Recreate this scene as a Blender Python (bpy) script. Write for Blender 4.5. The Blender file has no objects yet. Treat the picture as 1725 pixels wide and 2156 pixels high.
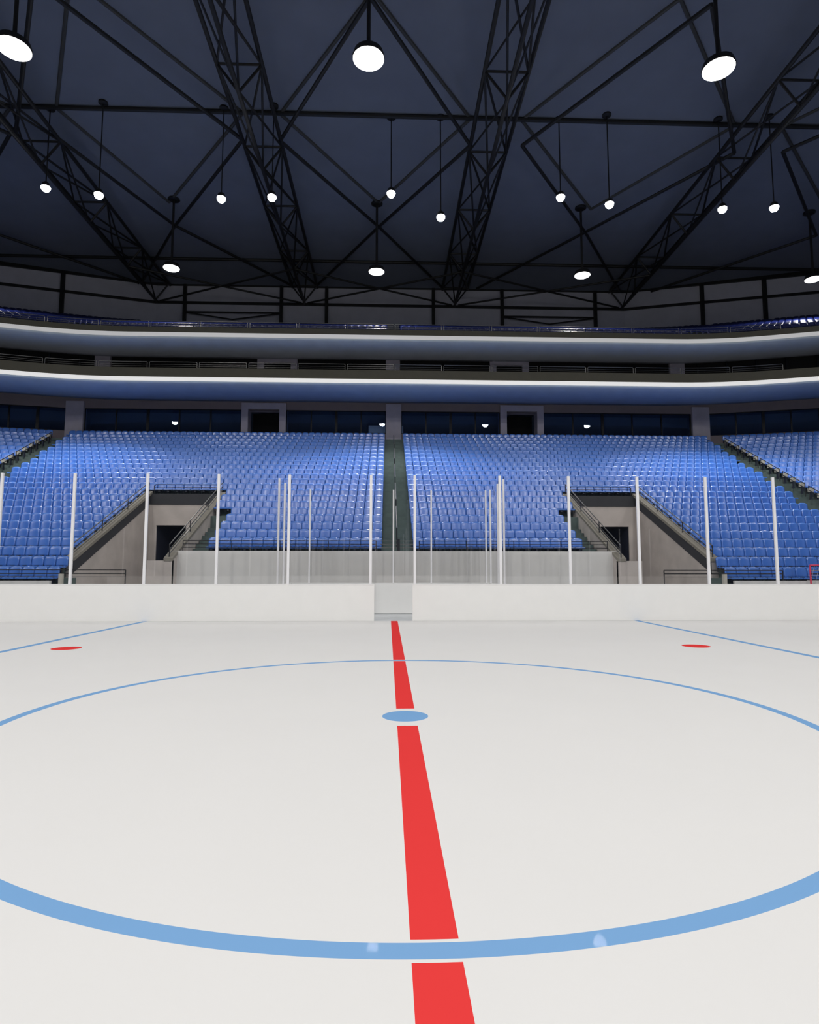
import bpy, math, random
import numpy as np
from mathutils import Vector, Matrix

random.seed(7)
SC = bpy.context.scene
COL = SC.collection
X0 = 0.2                      # centre line of the stand
S2 = math.sqrt

# ------------------------------------------------------------------ materials
def mat(name, col, rough=.6, metal=0., spec=.5, noise=0., nscale=8., emis=None, estr=0., bump=0., bscale=40.):
    m = bpy.data.materials.new(name); m.use_nodes = True
    nt = m.node_tree; b = nt.nodes['Principled BSDF']
    b.inputs['Base Color'].default_value = (*col, 1)
    b.inputs['Roughness'].default_value = rough
    b.inputs['Metallic'].default_value = metal
    b.inputs['Specular IOR Level'].default_value = spec
    if emis:
        b.inputs['Emission Color'].default_value = (*emis, 1)
        b.inputs['Emission Strength'].default_value = estr
    if noise or bump:
        tc = nt.nodes.new('ShaderNodeTexCoord')
        n = nt.nodes.new('ShaderNodeTexNoise'); n.inputs['Scale'].default_value = nscale; n.inputs['Detail'].default_value = 4
        nt.links.new(tc.outputs['Object'], n.inputs['Vector'])
        mr = nt.nodes.new('ShaderNodeMapRange')
        mr.inputs['From Min'].default_value = .3; mr.inputs['From Max'].default_value = .7
        mr.inputs['To Min'].default_value = 1 - noise; mr.inputs['To Max'].default_value = 1 + noise
        nt.links.new(n.outputs['Fac'], mr.inputs['Value'])
        mx = nt.nodes.new('ShaderNodeVectorMath'); mx.operation = 'SCALE'
        mx.inputs[0].default_value = col
        nt.links.new(mr.outputs['Result'], mx.inputs['Scale'])
        nt.links.new(mx.outputs['Vector'], b.inputs['Base Color'])
    return m

M = {}
M['board'] = mat('white_board_plastic', (.93, .93, .92), .35, noise=.01, nscale=2, spec=.3)
M['cap'] = mat('white_cap_rail', (.9, .9, .9), .3)
M['kick'] = mat('grey_kick_strip', (.75, .78, .79), .5)
M['post'] = mat('white_post', (.92, .92, .95), .35)
M['concrete'] = mat('beige_concrete', (.52, .475, .45), .8, noise=.10, nscale=1.3)
M['coping'] = mat('coping_concrete', (.25, .235, .20), .8, noise=.08, nscale=2)
M['greywall'] = mat('grey_painted_wall', (.70, .695, .685), .75, noise=.03, nscale=1.5)
M['terrace'] = mat('dark_green_terrace', (.095, .135, .13), .75, noise=.12, nscale=3)
M['concourse'] = mat('concourse_floor', (.60, .63, .65), .6, noise=.04, nscale=2)
M['seat'] = mat('blue_seat_plastic', (.062, .195, .64), .27, spec=.7)
_b = M['seat'].node_tree.nodes['Principled BSDF']; _b.inputs['Coat Weight'].default_value = .3; _b.inputs['Coat Roughness'].default_value = .2; _b.inputs['Coat IOR'].default_value = 1.55
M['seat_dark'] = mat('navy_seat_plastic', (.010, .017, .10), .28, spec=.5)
M['bracket'] = mat('dark_seat_bracket', (.02, .025, .05), .5)
M['rail'] = mat('dark_steel_rail', (.025, .025, .028), .35, metal=.3)
M['chrome'] = mat('bright_steel_rail', (.16, .16, .155), .35, metal=.5)
M['steel'] = mat('black_painted_steel', (.007, .0065, .006), .55)
M['rib'] = mat('grey_roof_rib', (.05, .05, .048), .6)
M['roof'] = mat('blue_grey_roof_deck', (.15, .17, .225), .8, noise=.05, nscale=.6)
M['upperwall'] = mat('grey_upper_wall', (.55, .55, .63), .8, noise=.05, nscale=1)
M['suitewall'] = mat('taupe_suite_wall', (.33, .28, .29), .8, noise=.04, nscale=1.5)
M['pillar'] = mat('lavender_grey_pillar', (.58, .55, .64), .75, noise=.05, nscale=2)
M['black'] = mat('black_void', (.008, .008, .008), .8)
M['mullion'] = mat('black_mullion', (.008, .009, .012), .5)
M['soffit_low'] = mat('blue_soffit_plaster', (.46, .56, .72), .85, noise=.04, nscale=1.2)
M['soffit_up'] = mat('teal_grey_soffit_plaster', (.50, .57, .64), .85, noise=.04, nscale=1.2)
M['fascia'] = mat('olive_fascia', (.060, .056, .038), .7, noise=.06, nscale=2)
M['strip_low'] = mat('white_led_strip', (.8, .8, .78), .5, emis=(1, .985, .95), estr=.43)
M['strip_up'] = mat('dim_white_led_strip', (.6, .6, .59), .5, emis=(1, .99, .97), estr=.24)
M['lamp'] = mat('lamp_diffuser', (1, 1, 1), .5, emis=(1, .98, .95), estr=8)
M['bulb'] = mat('pendant_lens', (1, 1, 1), .5, emis=(1, .99, .96), estr=40)
M['marker'] = mat('pale_marker', (.55, .53, .47), .6)
M['goal'] = mat('red_goal_pipe', (.75, .05, .12), .4)
M['net'] = mat('pale_net_cord', (.6, .6, .62), .8)
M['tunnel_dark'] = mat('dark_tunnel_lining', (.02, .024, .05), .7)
M['suite_inside'] = mat('blue_grey_suite_interior', (.22, .25, .30), .8)
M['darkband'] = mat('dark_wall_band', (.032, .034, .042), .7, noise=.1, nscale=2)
M['counter'] = mat('pale_counter_front', (.85, .85, .8), .6)

def glass_mat(name, tint, ior, gloss):
    m = bpy.data.materials.new(name); m.use_nodes = True
    nt = m.node_tree; nt.nodes.clear()
    o = nt.nodes.new('ShaderNodeOutputMaterial'); mix = nt.nodes.new('ShaderNodeMixShader')
    t = nt.nodes.new('ShaderNodeBsdfTransparent'); t.inputs['Color'].default_value = (*tint, 1)
    g = nt.nodes.new('ShaderNodeBsdfGlossy'); g.inputs['Roughness'].default_value = .0
    g.inputs['Color'].default_value = (gloss, gloss, gloss, 1)
    f = nt.nodes.new('ShaderNodeFresnel'); f.inputs['IOR'].default_value = ior
    mn = nt.nodes.new('ShaderNodeMath'); mn.operation = 'MINIMUM'; mn.inputs[1].default_value = .10; nt.links.new(f.outputs[0], mn.inputs[0])
    nt.links.new(mn.outputs[0], mix.inputs[0]); nt.links.new(t.outputs[0], mix.inputs[1]); nt.links.new(g.outputs[0], mix.inputs[2])
    nt.links.new(mix.outputs[0], o.inputs['Surface'])
    return m
M['glass'] = glass_mat('rink_acrylic', (.985, .985, .985), 1.45, .9)
M['suiteglass'] = glass_mat('tinted_suite_glass', (.75, .85, 1.), 1.5, 1.)

def ice_mat():
    m = bpy.data.materials.new('rink_ice'); m.use_nodes = True
    nt = m.node_tree; L = nt.links; b = nt.nodes['Principled BSDF']
    nt.nodes.remove(b)
    b = nt.nodes.new('ShaderNodeBsdfDiffuse'); gl = nt.nodes.new('ShaderNodeBsdfGlossy'); gl.inputs['Roughness'].default_value = .02
    ms = nt.nodes.new('ShaderNodeMixShader'); ms.inputs[0].default_value = 0
    L.new(b.outputs[0], ms.inputs[1]); L.new(gl.outputs[0], ms.inputs[2]); L.new(ms.outputs[0], nt.nodes['Material Output'].inputs['Surface'])
    tc = nt.nodes.new('ShaderNodeTexCoord'); sp = nt.nodes.new('ShaderNodeSeparateXYZ')
    L.new(tc.outputs['Object'], sp.inputs[0])
    X, Y = sp.outputs['X'], sp.outputs['Y']
    def op(o, a, bb=None, c=None):
        n = nt.nodes.new('ShaderNodeMath'); n.operation = o
        for i, v in enumerate((a, bb, c)):
            if v is None: continue
            if isinstance(v, (int, float)): n.inputs[i].default_value = v
            else: L.new(v, n.inputs[i])
        return n.outputs[0]
    def inside(d, w): return op('LESS_THAN', op('ABSOLUTE', d), w)
    r = op('SQRT', op('ADD', op('MULTIPLY', X, X), op('MULTIPLY', Y, Y)))
    red = inside(op('SUBTRACT', X, .012), .112)
    notring = op('GREATER_THAN', op('ABSOLUTE', op('SUBTRACT', r, 4.487)), .085)
    notdot = op('GREATER_THAN', op('ABSOLUTE', op('ADD', Y, .03)), .42)
    red = op('MULTIPLY', op('MULTIPLY', red, notring), notdot)
    ring = inside(op('SUBTRACT', r, 4.487), .061)
    dot = op('LESS_THAN', r, .268)
    bl = op('ADD', inside(op('ADD', X, 8.2), .085), inside(op('SUBTRACT', X, 8.2), .085))
    blue = op('MINIMUM', op('ADD', op('ADD', ring, dot), bl), 1)
    def disc(x, y, rr):
        dx = op('ADD', X, -x); dy = op('ADD', Y, -y)
        return op('LESS_THAN', op('ADD', op('MULTIPLY', dx, dx), op('MULTIPLY', dy, dy)), rr * rr)
    for x, y in ((-7.16, 6.5), (6.72, 6.53), (-7.0, -6.5), (7.0, -6.5)):
        red = op('MAXIMUM', red, disc(x, y, .30))
    no = nt.nodes.new('ShaderNodeTexNoise'); no.inputs['Scale'].default_value = .8; no.inputs['Detail'].default_value = 5
    L.new(tc.outputs['Object'], no.inputs['Vector'])
    mr = nt.nodes.new('ShaderNodeMapRange'); mr.inputs['To Min'].default_value = .985; mr.inputs['To Max'].default_value = 1.015
    L.new(no.outputs['Fac'], mr.inputs['Value'])
    def mixc(a, col, f):
        n = nt.nodes.new('ShaderNodeMix'); n.data_type = 'RGBA'
        if isinstance(a, tuple): n.inputs['A'].default_value = (*a, 1)
        else: L.new(a, n.inputs['A'])
        n.inputs['B'].default_value = (*col, 1); L.new(f, n.inputs['Factor']); return n.outputs['Result']
    L.new(op('MULTIPLY', op('MINIMUM', op('ADD', red, blue), 1), .0012), ms.inputs[0])
    c = mixc((.80, .80, .795), (.21, .415, .72), blue)
    c = mixc(c, (.83, .055, .055), red)
    v = nt.nodes.new('ShaderNodeVectorMath'); v.operation = 'SCALE'; L.new(c, v.inputs[0]); L.new(mr.outputs[0], v.inputs['Scale'])
    L.new(v.outputs[0], b.inputs['Color'])
    return m
M['ice'] = ice_mat()

# ------------------------------------------------------------------ mesh helpers
class MB:
    def __init__(s): s.v = []; s.f = []
    def add(s, vs, fs):
        n = len(s.v); s.v += [tuple(p) for p in vs]; s.f += [tuple(i + n for i in f) for f in fs]; return s
    def box(s, x0, x1, y0, y1, z0, z1):
        return s.add([(x0,y0,z0),(x1,y0,z0),(x1,y1,z0),(x0,y1,z0),(x0,y0,z1),(x1,y0,z1),(x1,y1,z1),(x0,y1,z1)],
            [(0,3,2,1),(4,5,6,7),(0,1,5,4),(1,2,6,5),(2,3,7,6),(3,0,4,7)])
    def prism(s, pts, z0, z1):          # pts in plan, counter-clockwise
        n = len(pts)
        return s.add([(x,y,z0) for x,y in pts]+[(x,y,z1) for x,y in pts],
            [tuple(range(n-1,-1,-1)), tuple(range(n,2*n))]+[(i,(i+1)%n,n+(i+1)%n,n+i) for i in range(n)])
    def side(s, pts, x0, x1):           # pts in (y, z), extruded along x
        n = len(pts)
        return s.add([(x0,y,z) for y,z in pts]+[(x1,y,z) for y,z in pts],
            [tuple(range(n)), tuple(range(2*n-1,n-1,-1))]+[(i,n+i,n+(i+1)%n,(i+1)%n) for i in range(n)])
    def bar(s, a, b, r, n=6, rot=0.):
        a = Vector(a); b = Vector(b); d = (b-a)
        if d.length < 1e-6: return s
        d.normalize(); u = d.orthogonal().normalized() if abs(d.z) > .99 else d.cross(Vector((0,0,1))).normalized()
        w = d.cross(u); vs = []
        for p in (a, b):
            for k in range(n):
                t = 2*math.pi*k/n + rot
                vs.append(p + u*(r*math.cos(t)) + w*(r*math.sin(t)))
        return s.add(vs, [tuple(range(n-1,-1,-1)), tuple(range(n,2*n))]+[(k,(k+1)%n,n+(k+1)%n,n+k) for k in range(n)])
    def tube(s, pts, r, n=6):
        for a, b in zip(pts, pts[1:]): s.bar(a, b, r, n)
        return s
    def lathe(s, prof, c, n=24):
        vs = []; fs = []
        for r, z in prof:
            for k in range(n):
                t = 2*math.pi*k/n; vs.append((c[0]+r*math.cos(t), c[1]+r*math.sin(t), c[2]+z))
        for i in range(len(prof)-1):
            for k in range(n): fs.append((i*n+k, i*n+(k+1)%n, (i+1)*n+(k+1)%n, (i+1)*n+k))
        fs.append(tuple(range(n-1,-1,-1))); fs.append(tuple((len(prof)-1)*n+k for k in range(n)))
        return s.add(vs, fs)
    def mesh(s, name, m, smooth=False):
        me = bpy.data.meshes.new(name); me.from_pydata(s.v, [], s.f)
        me.materials.append(m); me.update()
        import bmesh
        bm = bmesh.new(); bm.from_mesh(me); bmesh.ops.recalc_face_normals(bm, faces=bm.faces); bm.to_mesh(me); bm.free()
        if smooth: me.polygons.foreach_set('use_smooth', [True]*len(me.polygons))
        return me
    def build(s, name, m, parent=None, smooth=False):
        o = bpy.data.objects.new(name, s.mesh(name, m, smooth)); COL.objects.link(o)
        if parent: o.parent = parent
        return o

def tag(o, label, cat, group=None):
    o['label'] = label; o['category'] = cat
    if group: o['group'] = group
    return o
def struct(o, label=None):
    o['kind'] = 'structure'
    if label: o['label'] = label
    return o
def empty(name, loc=(0,0,0)):
    o = bpy.data.objects.new(name, None); COL.objects.link(o); o.location = loc; o.empty_display_size = .2
    return o
ONES = 'zeroth first second third fourth fifth sixth seventh eighth ninth tenth eleventh twelfth thirteenth fourteenth fifteenth sixteenth seventeenth eighteenth nineteenth'.split()
TENS = {20:'twentieth',30:'thirtieth',40:'fortieth',50:'fiftieth'}
TW = {20:'twenty',30:'thirty',40:'forty',50:'fifty'}
def ordw(n):
    if n < 20: return ONES[n]
    t = n//10*10
    return TENS[t] if n % 10 == 0 else TW[t]+'-'+ONES[n % 10]
def plan_side(sg): return 'left' if sg < 0 else 'right'

# ------------------------------------------------------------------ ice and floors
o = MB().box(-30, 30, -13.56, 13.56, -.05, 0).build('floor_ice', M['ice']); struct(o, 'white ice sheet with red centre line and blue circle')
mb = MB().box(-45, 45, 13.8, 40, -.3, -.02)
o = mb.build('floor_concourse', M['concourse']); struct(o)
for sg in (-1, 1):
    a, b = sorted((X0+sg*9.32, X0+sg*40))
    o = MB().box(a, b, 14.0, 15.75, -.02, .60).build('floor_walkway', M['concourse']); struct(o)

# ------------------------------------------------------------------ dasher boards with glass
BY = 13.56; BZ = 1.22; GZ = 4.92
POSTS_L = [-.79, -3.55, -5.93, -8.30, -10.71, -13.10, -15.5, -17.9, -20.3]
POSTS_R = [.70, 3.62, 6.0, 8.40, 10.80, 13.20, 15.6, 18.0, 20.4]
def board_run(x0, x1, posts, y, sgn, label, kick=True):
    """sgn +1: ice on the -Y side"""
    r = empty('dasher_board', ((x0+x1)/2, y, 0)); tag(r, label, 'rink board')
    r_loc = Vector(r.location)
    def put(mb, name, m):
        mb.v = [tuple(Vector(p)-r_loc) for p in mb.v]
        return mb.build(name, m, r)
    lo, hi = min(x0, x1), max(x0, x1)
    put(MB().box(lo, hi, y, y+.12*sgn, 0, BZ-.03), 'board_panel', M['board'])
    put(MB().box(lo, hi, y-.012*sgn, y+.135*sgn, BZ-.03, BZ), 'cap_rail', M['cap'])
    put(MB().box(lo, hi, y-.012*sgn, y-.0005*sgn, .002, .10), 'kick_plate', M['board'])
    ps = sorted(posts)
    for p in ps:
        put(MB().box(p-.042, p+.042, y+.03*sgn, y+.10*sgn, BZ, GZ), 'glass_post', M['post'])
    for a, b in zip(ps, ps[1:]):
        put(MB().box(a+.034, b-.034, y+.058*sgn, y+.070*sgn, BZ+.01, GZ-.05), 'glass_pane', M['glass'])
    return r
board_run(-21.5, -.66, POSTS_L, BY, 1, 'white rink board run with tall clear glass, left of the open gate gap')
board_run(.62, 21.5, POSTS_R, BY, 1, 'white rink board run with tall clear glass, right of the open gate gap')
# pane over the gate opening, carried by the two gate posts
g = MB().box(-.655, .615, BY+.058, BY+.070, BZ+.03, GZ-.05).build('gate_glass', M['glass']); tag(g, 'clear glass pane standing above the open gate gap at the red line', 'glass pane')
near_posts = [-20.4+2.4*i for i in range(18)]
board_run(-21.5, 21.5, near_posts, -BY, -1, 'white rink boards of the near side, mirrored faintly in the far glass')

# box behind the gate
bx = empty('penalty_box', (0, 15.4, 0)); tag(bx, 'glazed officials box behind the boards at the red line', 'rink box')
bl = Vector(bx.location)
def putb(mb, name, m):
    mb.v = [tuple(Vector(p)-bl) for p in mb.v]; return mb.build(name, m, bx)
BL, BR, BB = -4.05, 3.90, 17.30
putb(MB().box(BL, BR, BB, BB+.12, 0, 1.17), 'back_board', M['board'])
putb(MB().box(BL, BR, BB-.012, BB+.13, 1.17, 1.20), 'cap_rail', M['cap'])
for x in (BL, BR):
    putb(MB().box(x-.06, x+.06, BY+.14, BB, 0, 1.15), 'side_board', M['board'])
    putb(MB().box(x-.07, x+.07, BY+.14, BB, 1.15, 1.18), 'cap_rail', M['cap'])
for x in (-3.31, .01, 1.52, 3.72):
    putb(MB().box(x-.028, x+.028, BB+.02, BB+.09, 1.20, GZ-.02), 'glass_post', M['post'])
for x, y in ((BL, 14.5), (BL, 15.71), (BR, 14.45), (BR, 15.65), (BR, BB+.05)):
    putb(MB().box(x-.03, x+.03, y-.035, y+.035, 1.18, GZ), 'glass_post', M['post'])
xs = [BL, -3.31, .01, 1.52, 3.72, BR]
for a, b in zip(xs, xs[1:]):
    if b-a > .3: putb(MB().box(a+.03, b-.03, BB+.05, BB+.06, 1.21, GZ-.08), 'glass_pane', M['glass'])
for x in (BL, BR):
    for a, b in ((BY+.15, 14.46), (14.54, 15.66), (15.74, BB)):
        putb(MB().box(x-.006, x+.006, a, b, 1.19, GZ-.05), 'glass_pane', M['glass'])

# ------------------------------------------------------------------ stand: rows and treads
RUN, RISE, YB0, ZB0 = .90, .41888, 19.40, 3.067
def yb(i): return YB0+RUN*i
def zt(i): return ZB0+RISE*i-.85
NROW = 22
OUT, INN, AIS = 12.95, 9.30, 8.05       # tunnel walls, aisle edge, as distances from X0
YT0, YT1 = 17.9, 25.75                  # tunnel walls run between these
K = RISE/RUN
def xedge(sg, y):                       # end of the middle block towards the corner aisle
    return X0+sg*(22.15+.165*(y-28))
def xcorner(sg, y):                     # start of the corner block
    return X0+sg*(23.25+.13*(y-28))
ANG = {-1: math.radians(12), 1: math.radians(15)}

mb = MB()
for i in range(-3, NROW):
    y0, y1, z = yb(i)-.82, yb(i)+.08, zt(i)
    for sg in (-1, 1):
        xe = xedge(sg, yb(i))
        if i < 8:
            a, b = sorted((X0+sg*(OUT+.3 if i > -2 else OUT-.25), xe)); mb.box(a, b, y0, y1, -.02, z)
            if i >= 0:
                a, b = sorted((X0, X0+sg*(AIS if i < 5 else INN-.25))); mb.box(a, b, y0, y1, -.02, z)
        else:
            a, b = sorted((X0, xe)); mb.box(a, b, y0, y1, 4.3, z)
# last landing in front of the suites
mb.box(-24, 24.4, yb(21)+.08, 39.55, -.02, zt(21)+.42)
o = mb.build('floor_terrace', M['terrace']); struct(o, 'dark stepped terrace under the blue seats')

# stair half-steps in the aisles
mb = MB()
for i in range(0, NROW):
    y0, z = yb(i)-.82, zt(i)
    mb.box(X0-.62, X0+.62, y0+.45, y0+.90, z, z+RISE/2)
    for sg in (-1, 1):
        if i < 5:
            a, b = sorted((X0+sg*(INN-.28), X0+sg*(AIS+.05))); mb.box(a, b, y0, y0+.45, -.02, z-RISE); mb.box(a, b, y0+.45, y0+.90, -.02, z-RISE/2)
for i in range(-3, NROW):
    y0, z = yb(i)-.82, zt(i)
    for sg in (-1, 1):
        a, b = sorted((xedge(sg, y0), xcorner(sg, y0)+sg*.4))
        mb.box(a, b, y0, y0+.45, -.02, z); mb.box(a, b, y0+.45, y0+.90, -.02, z+RISE/2)
o = mb.build('floor_stairs', M['terrace']); struct(o, 'dark aisle stairs climbing between the seat blocks')

# corner terraces
CORNER = {}
for sg in (-1, 1):
    mb = MB(); a = ANG[sg]; rows = []
    dx, dy = sg*math.cos(a), -math.sin(a)             # along the row, away from the centre
    nx, ny = sg*math.sin(a), math.cos(a)              # up the stand
    for i in range(-3, NROW):
        px, py = xcorner(sg, yb(i)), yb(i)-.1
        rows.append((px, py))
        q = [(px+nx*.08, py+ny*.08), (px-nx*.84, py-ny*.84), (px-nx*.84+dx*16, py-ny*.84+dy*16), (px+nx*.08+dx*16, py+ny*.08+dy*16)]
        if sg < 0: q = q[::-1]
        mb.prism(q[::-1], -.02, zt(i))
    CORNER[sg] = (rows, dx, dy, a)
    o = mb.build('floor_terrace', M['terrace']); struct(o, 'dark stepped terrace of the '+plan_side(sg)+' corner block')

# front walls
o = MB().box(X0-INN+.1, X0+INN-.1, 18.46, 18.58, -.02, 2.48).build('wall_front', M['greywall']); struct(o, 'grey front wall below the middle seats')
for sg in (-1, 1):
    a, b = sorted((X0+sg*(OUT-.25), X0+sg*20.2)); o = MB().box(a, b, 15.75, 15.88, -.02, 1.30).build('wall_front', M['greywall']); struct(o)

# tunnels (vomitories)
for sg in (-1, 1):
    s = plan_side(sg)
    top = lambda y, off=-.30: ZB0+K*(y-YB0)+off
    mb = MB(); a, b = sorted((X0+sg*OUT, X0+sg*(OUT+.28)))
    mb.side([(YT0,-.02),(YT1,-.02),(YT1,top(YT1)),(YT0,top(YT0))], a, b)
    w = mb.build('wall_tunnel', M['concrete']); struct(w, 'beige outer wall of the '+s+' tunnel')
    a, b = sorted((X0+sg*OUT, X0+sg*(OUT-.025)))
    MB().side([(YT0-.01,top(YT0)-.50),(YT1,top(YT1)-.50),(YT1,top(YT1)),(YT0-.01,top(YT0))], a, b).build('trim_band', M['darkband'], w)  # thin dark panel along the top of the outer wall's inner face
    a, b = sorted((X0+sg*(OUT-.07), X0+sg*(OUT+.30)))
    c = MB().side([(YT0-.06,top(YT0)-.02),(YT1,top(YT1)-.02),(YT1,top(YT1)+.12),(YT0-.06,top(YT0)+.12)], a, b).build('trim_coping', M['coping'], w)
    mb = MB(); a, b = sorted((X0+sg*INN, X0+sg*(INN-.25)))
    mb.side([(YT0,-.02),(YT1+.1,-.02),(YT1+.1,top(YT1)),(YT0,top(YT0))], a, b)
    a, b = sorted((X0+sg*(INN-.25), X0+sg*(INN+.75)))
    mb.box(a, b, YT0-.02, YT0+.16, -.02, 2.07)
    w = mb.build('wall_tunnel', M['concrete']); struct(w, 'beige inner wall of the '+s+' tunnel beside the aisle steps')
    a, b = sorted((X0+sg*(INN+.08), X0+sg*(INN-.28)))
    MB().side([(YT0-.06,top(YT0)-.02),(YT1,top(YT1)-.02),(YT1,top(YT1)+.10),(YT0-.06,top(YT0)+.10)], a, b).build('trim_coping', M['coping'], w)
    # back wall with door opening
    mb = MB()
    d0, d1 = OUT-.36, OUT-1.9
    def bw(u0, u1, z0, z1):
        a, b = sorted((X0+sg*u0, X0+sg*u1)); mb.box(a, b, YT1-.10, YT1+.0, z0, z1)
    bw(OUT, d0, -.02, 5.12); bw(d1, INN, -.02, 5.12); bw(d0, d1, 4.03, 5.12)
    w = mb.build('wall_tunnel', M['concrete']); struct(w, 'beige back wall of the '+s+' tunnel with a dark doorway')
    a, b = sorted((X0+sg*OUT, X0+sg*INN))
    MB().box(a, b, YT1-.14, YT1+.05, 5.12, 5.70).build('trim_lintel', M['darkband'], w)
    # passage behind the doorway
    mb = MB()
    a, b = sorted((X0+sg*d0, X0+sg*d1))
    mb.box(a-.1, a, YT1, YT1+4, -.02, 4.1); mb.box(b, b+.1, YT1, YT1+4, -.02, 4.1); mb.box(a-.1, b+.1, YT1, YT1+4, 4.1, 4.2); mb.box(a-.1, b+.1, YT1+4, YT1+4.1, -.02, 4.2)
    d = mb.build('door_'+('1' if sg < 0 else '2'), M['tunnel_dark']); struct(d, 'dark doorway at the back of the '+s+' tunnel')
    # handrails on the tunnel walls
    for nm, u in (('outer', OUT+.10), ('inner', INN-.10)):
        x = X0+sg*u; h = empty('handrail', (x, YT0, top(YT0)+.1)); base = Vector(h.location)
        tag(h, 'dark sloping handrail on the '+nm+' wall of the '+s+' tunnel', 'handrail')
        def pp(y, dz): return Vector((x, y, top(y)+dz))-base
        for dz, nme in ((.62,'top_rail'),(.40,'mid_rail'),(.24,'mid_rail')):
            MB().bar(pp(YT0+.05,dz), pp(YT1-.05,dz), .022).build(nme, M['chrome' if dz != .40 else 'rail'], h)
        for y in (YT0+.05, YT0+2.6, YT0+5.2, YT1-.05):
            MB().bar(pp(y,.05), pp(y,.62), .022).build('rail_post', M['rail'], h)
    # rail on the lintel
    h = empty('guard_rail', (X0+sg*(OUT+INN)/2, YT1, 5.70)); tag(h, 'dark guard rail above the '+s+' tunnel doorway wall', 'rail'); base = Vector(h.location)
    a, b = sorted((X0+sg*(OUT-.22), X0+sg*(INN+.10)))
    MB().tube([Vector((a,YT1-.2,5.70))-base, Vector((a,YT1-.2,6.10))-base, Vector((a+.08,YT1-.2,6.17))-base, Vector((b-.08,YT1-.2,6.17))-base, Vector((b,YT1-.2,6.10))-base, Vector((b,YT1-.2,5.70))-base], .022).build('top_rail', M['rail'], h)
    for z in (5.90, 6.03):
        MB().bar(Vector((a,YT1-.2,z))-base, Vector((b,YT1-.2,z))-base, .014).build('mid_rail', M['rail'], h)
    # low guard rail at the front across the tunnel
    h = empty('guard_rail', (X0+sg*11.5, 15.82, .60)); tag(h, 'low dark guard rail across the mouth of the '+s+' tunnel', 'rail'); base = Vector(h.location)
    a, b = sorted((X0+sg*(INN+.72), X0+sg*(OUT+1.65)))
    for z, nme, r in ((1.69,'top_rail',.016),(1.56,'mid_rail',.022)):
        MB().bar(Vector((a,15.82,z))-base, Vector((b,15.82,z))-base, r).build(nme, M['rail'], h)
    MB().bar(Vector((a,15.82,1.44))-base, Vector((b,15.82,1.44))-base, .012).build('mid_rail', M['chrome'], h)
    for x in (a, (a+b)/2, b): MB().bar(Vector((x,15.82,.6))-base, Vector((x,15.82,1.69))-base, .022).build('rail_post', M['rail'], h)
    a, b = sorted((X0+sg*(OUT+2.75), X0+sg*(OUT+9)))
    h = empty('guard_rail', ((a+b)/2, 15.82, .60)); tag(h, 'low dark guard rail in front of the '+s+' outer seat block', 'rail'); base = Vector(h.location)
    for z, nme, r in ((1.69,'top_rail',.018),(1.56,'mid_rail',.022)):
        MB().bar(Vector((a,15.82,z))-base, Vector((b,15.82,z))-base, r).build(nme, M['rail'], h)
    for x in (a, a+2, a+4, b): MB().bar(Vector((x,15.82,1.30))-base, Vector((x,15.82,1.69))-base, .022).build('rail_post', M['rail'], h)
    # short pale step block
    x = X0+sg*(OUT-.75)
    o = MB().box(x-.065, x+.065, 15.5, 15.63, .60, 1.55).build('step_bollard', M['marker']); tag(o, 'small pale bollard beside the steps next to the '+s+' tunnel', 'bollard')
    # rail on the grey front wall
    a, b = sorted((X0+sg*.9, X0+sg*(INN-.45)))
    h = empty('guard_rail', ((a+b)/2, 18.52, 2.48)); tag(h, 'long dark guard rail on the grey front wall, '+s+' of the centre stairs', 'rail'); base = Vector(h.location)
    for z, nme in ((2.90,'top_rail'),(2.76,'mid_rail'),(2.62,'mid_rail')):
        MB().bar(Vector((a,18.52,z))-base, Vector((b,18.52,z))-base, .018).build(nme, M['rail'], h)
    for k in range(5):
        x = a+(b-a)*k/4; MB().bar(Vector((x,18.52,2.48))-base, Vector((x,18.52,2.90))-base, .018).build('rail_post', M['rail'], h)

# gate across the foot of the centre stairs
h = empty('stair_gate', (X0, 18.52, 2.48)); tag(h, 'short dark gate at the foot of the centre stairs', 'gate')
for z in (.14,.28,.42): MB().bar((-.75,0,z), (.75,0,z), .018).build('gate_rail', M['chrome'], h)
MB().box(-.03,.09,-.03,.03,0,.5).build('gate_post', M['rail'], h)

# centre stair handrails
for k in range(5):
    i0, i1 = 1+4*k, 4+4*k
    y0, y1 = yb(i0)-.4, yb(i1)-.1
    z0, z1 = zt(i0), zt(i1)
    h = empty('stair_rail', (X0-.02, y0, z0)); tag(h, 'stair handrail along the centre stairs, '+ordw(k+1)+' from the bottom', 'handrail', 'centre stair handrails')
    MB().bar((0,0,0), (0,0,.9), .03).build('rail_post', M['rail'], h)
    MB().bar((0,y1-y0,z1-z0), (0,y1-y0,z1-z0+.9), .03).build('rail_post', M['rail'], h)
    MB().bar((0,-.03,.9), (0,y1-y0+.03,z1-z0+.9), .032).build('top_rail', M['chrome'], h)
    MB().bar((0,0,.5), (0,y1-y0,z1-z0+.5), .022).build('mid_rail', M['rail'], h)
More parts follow.
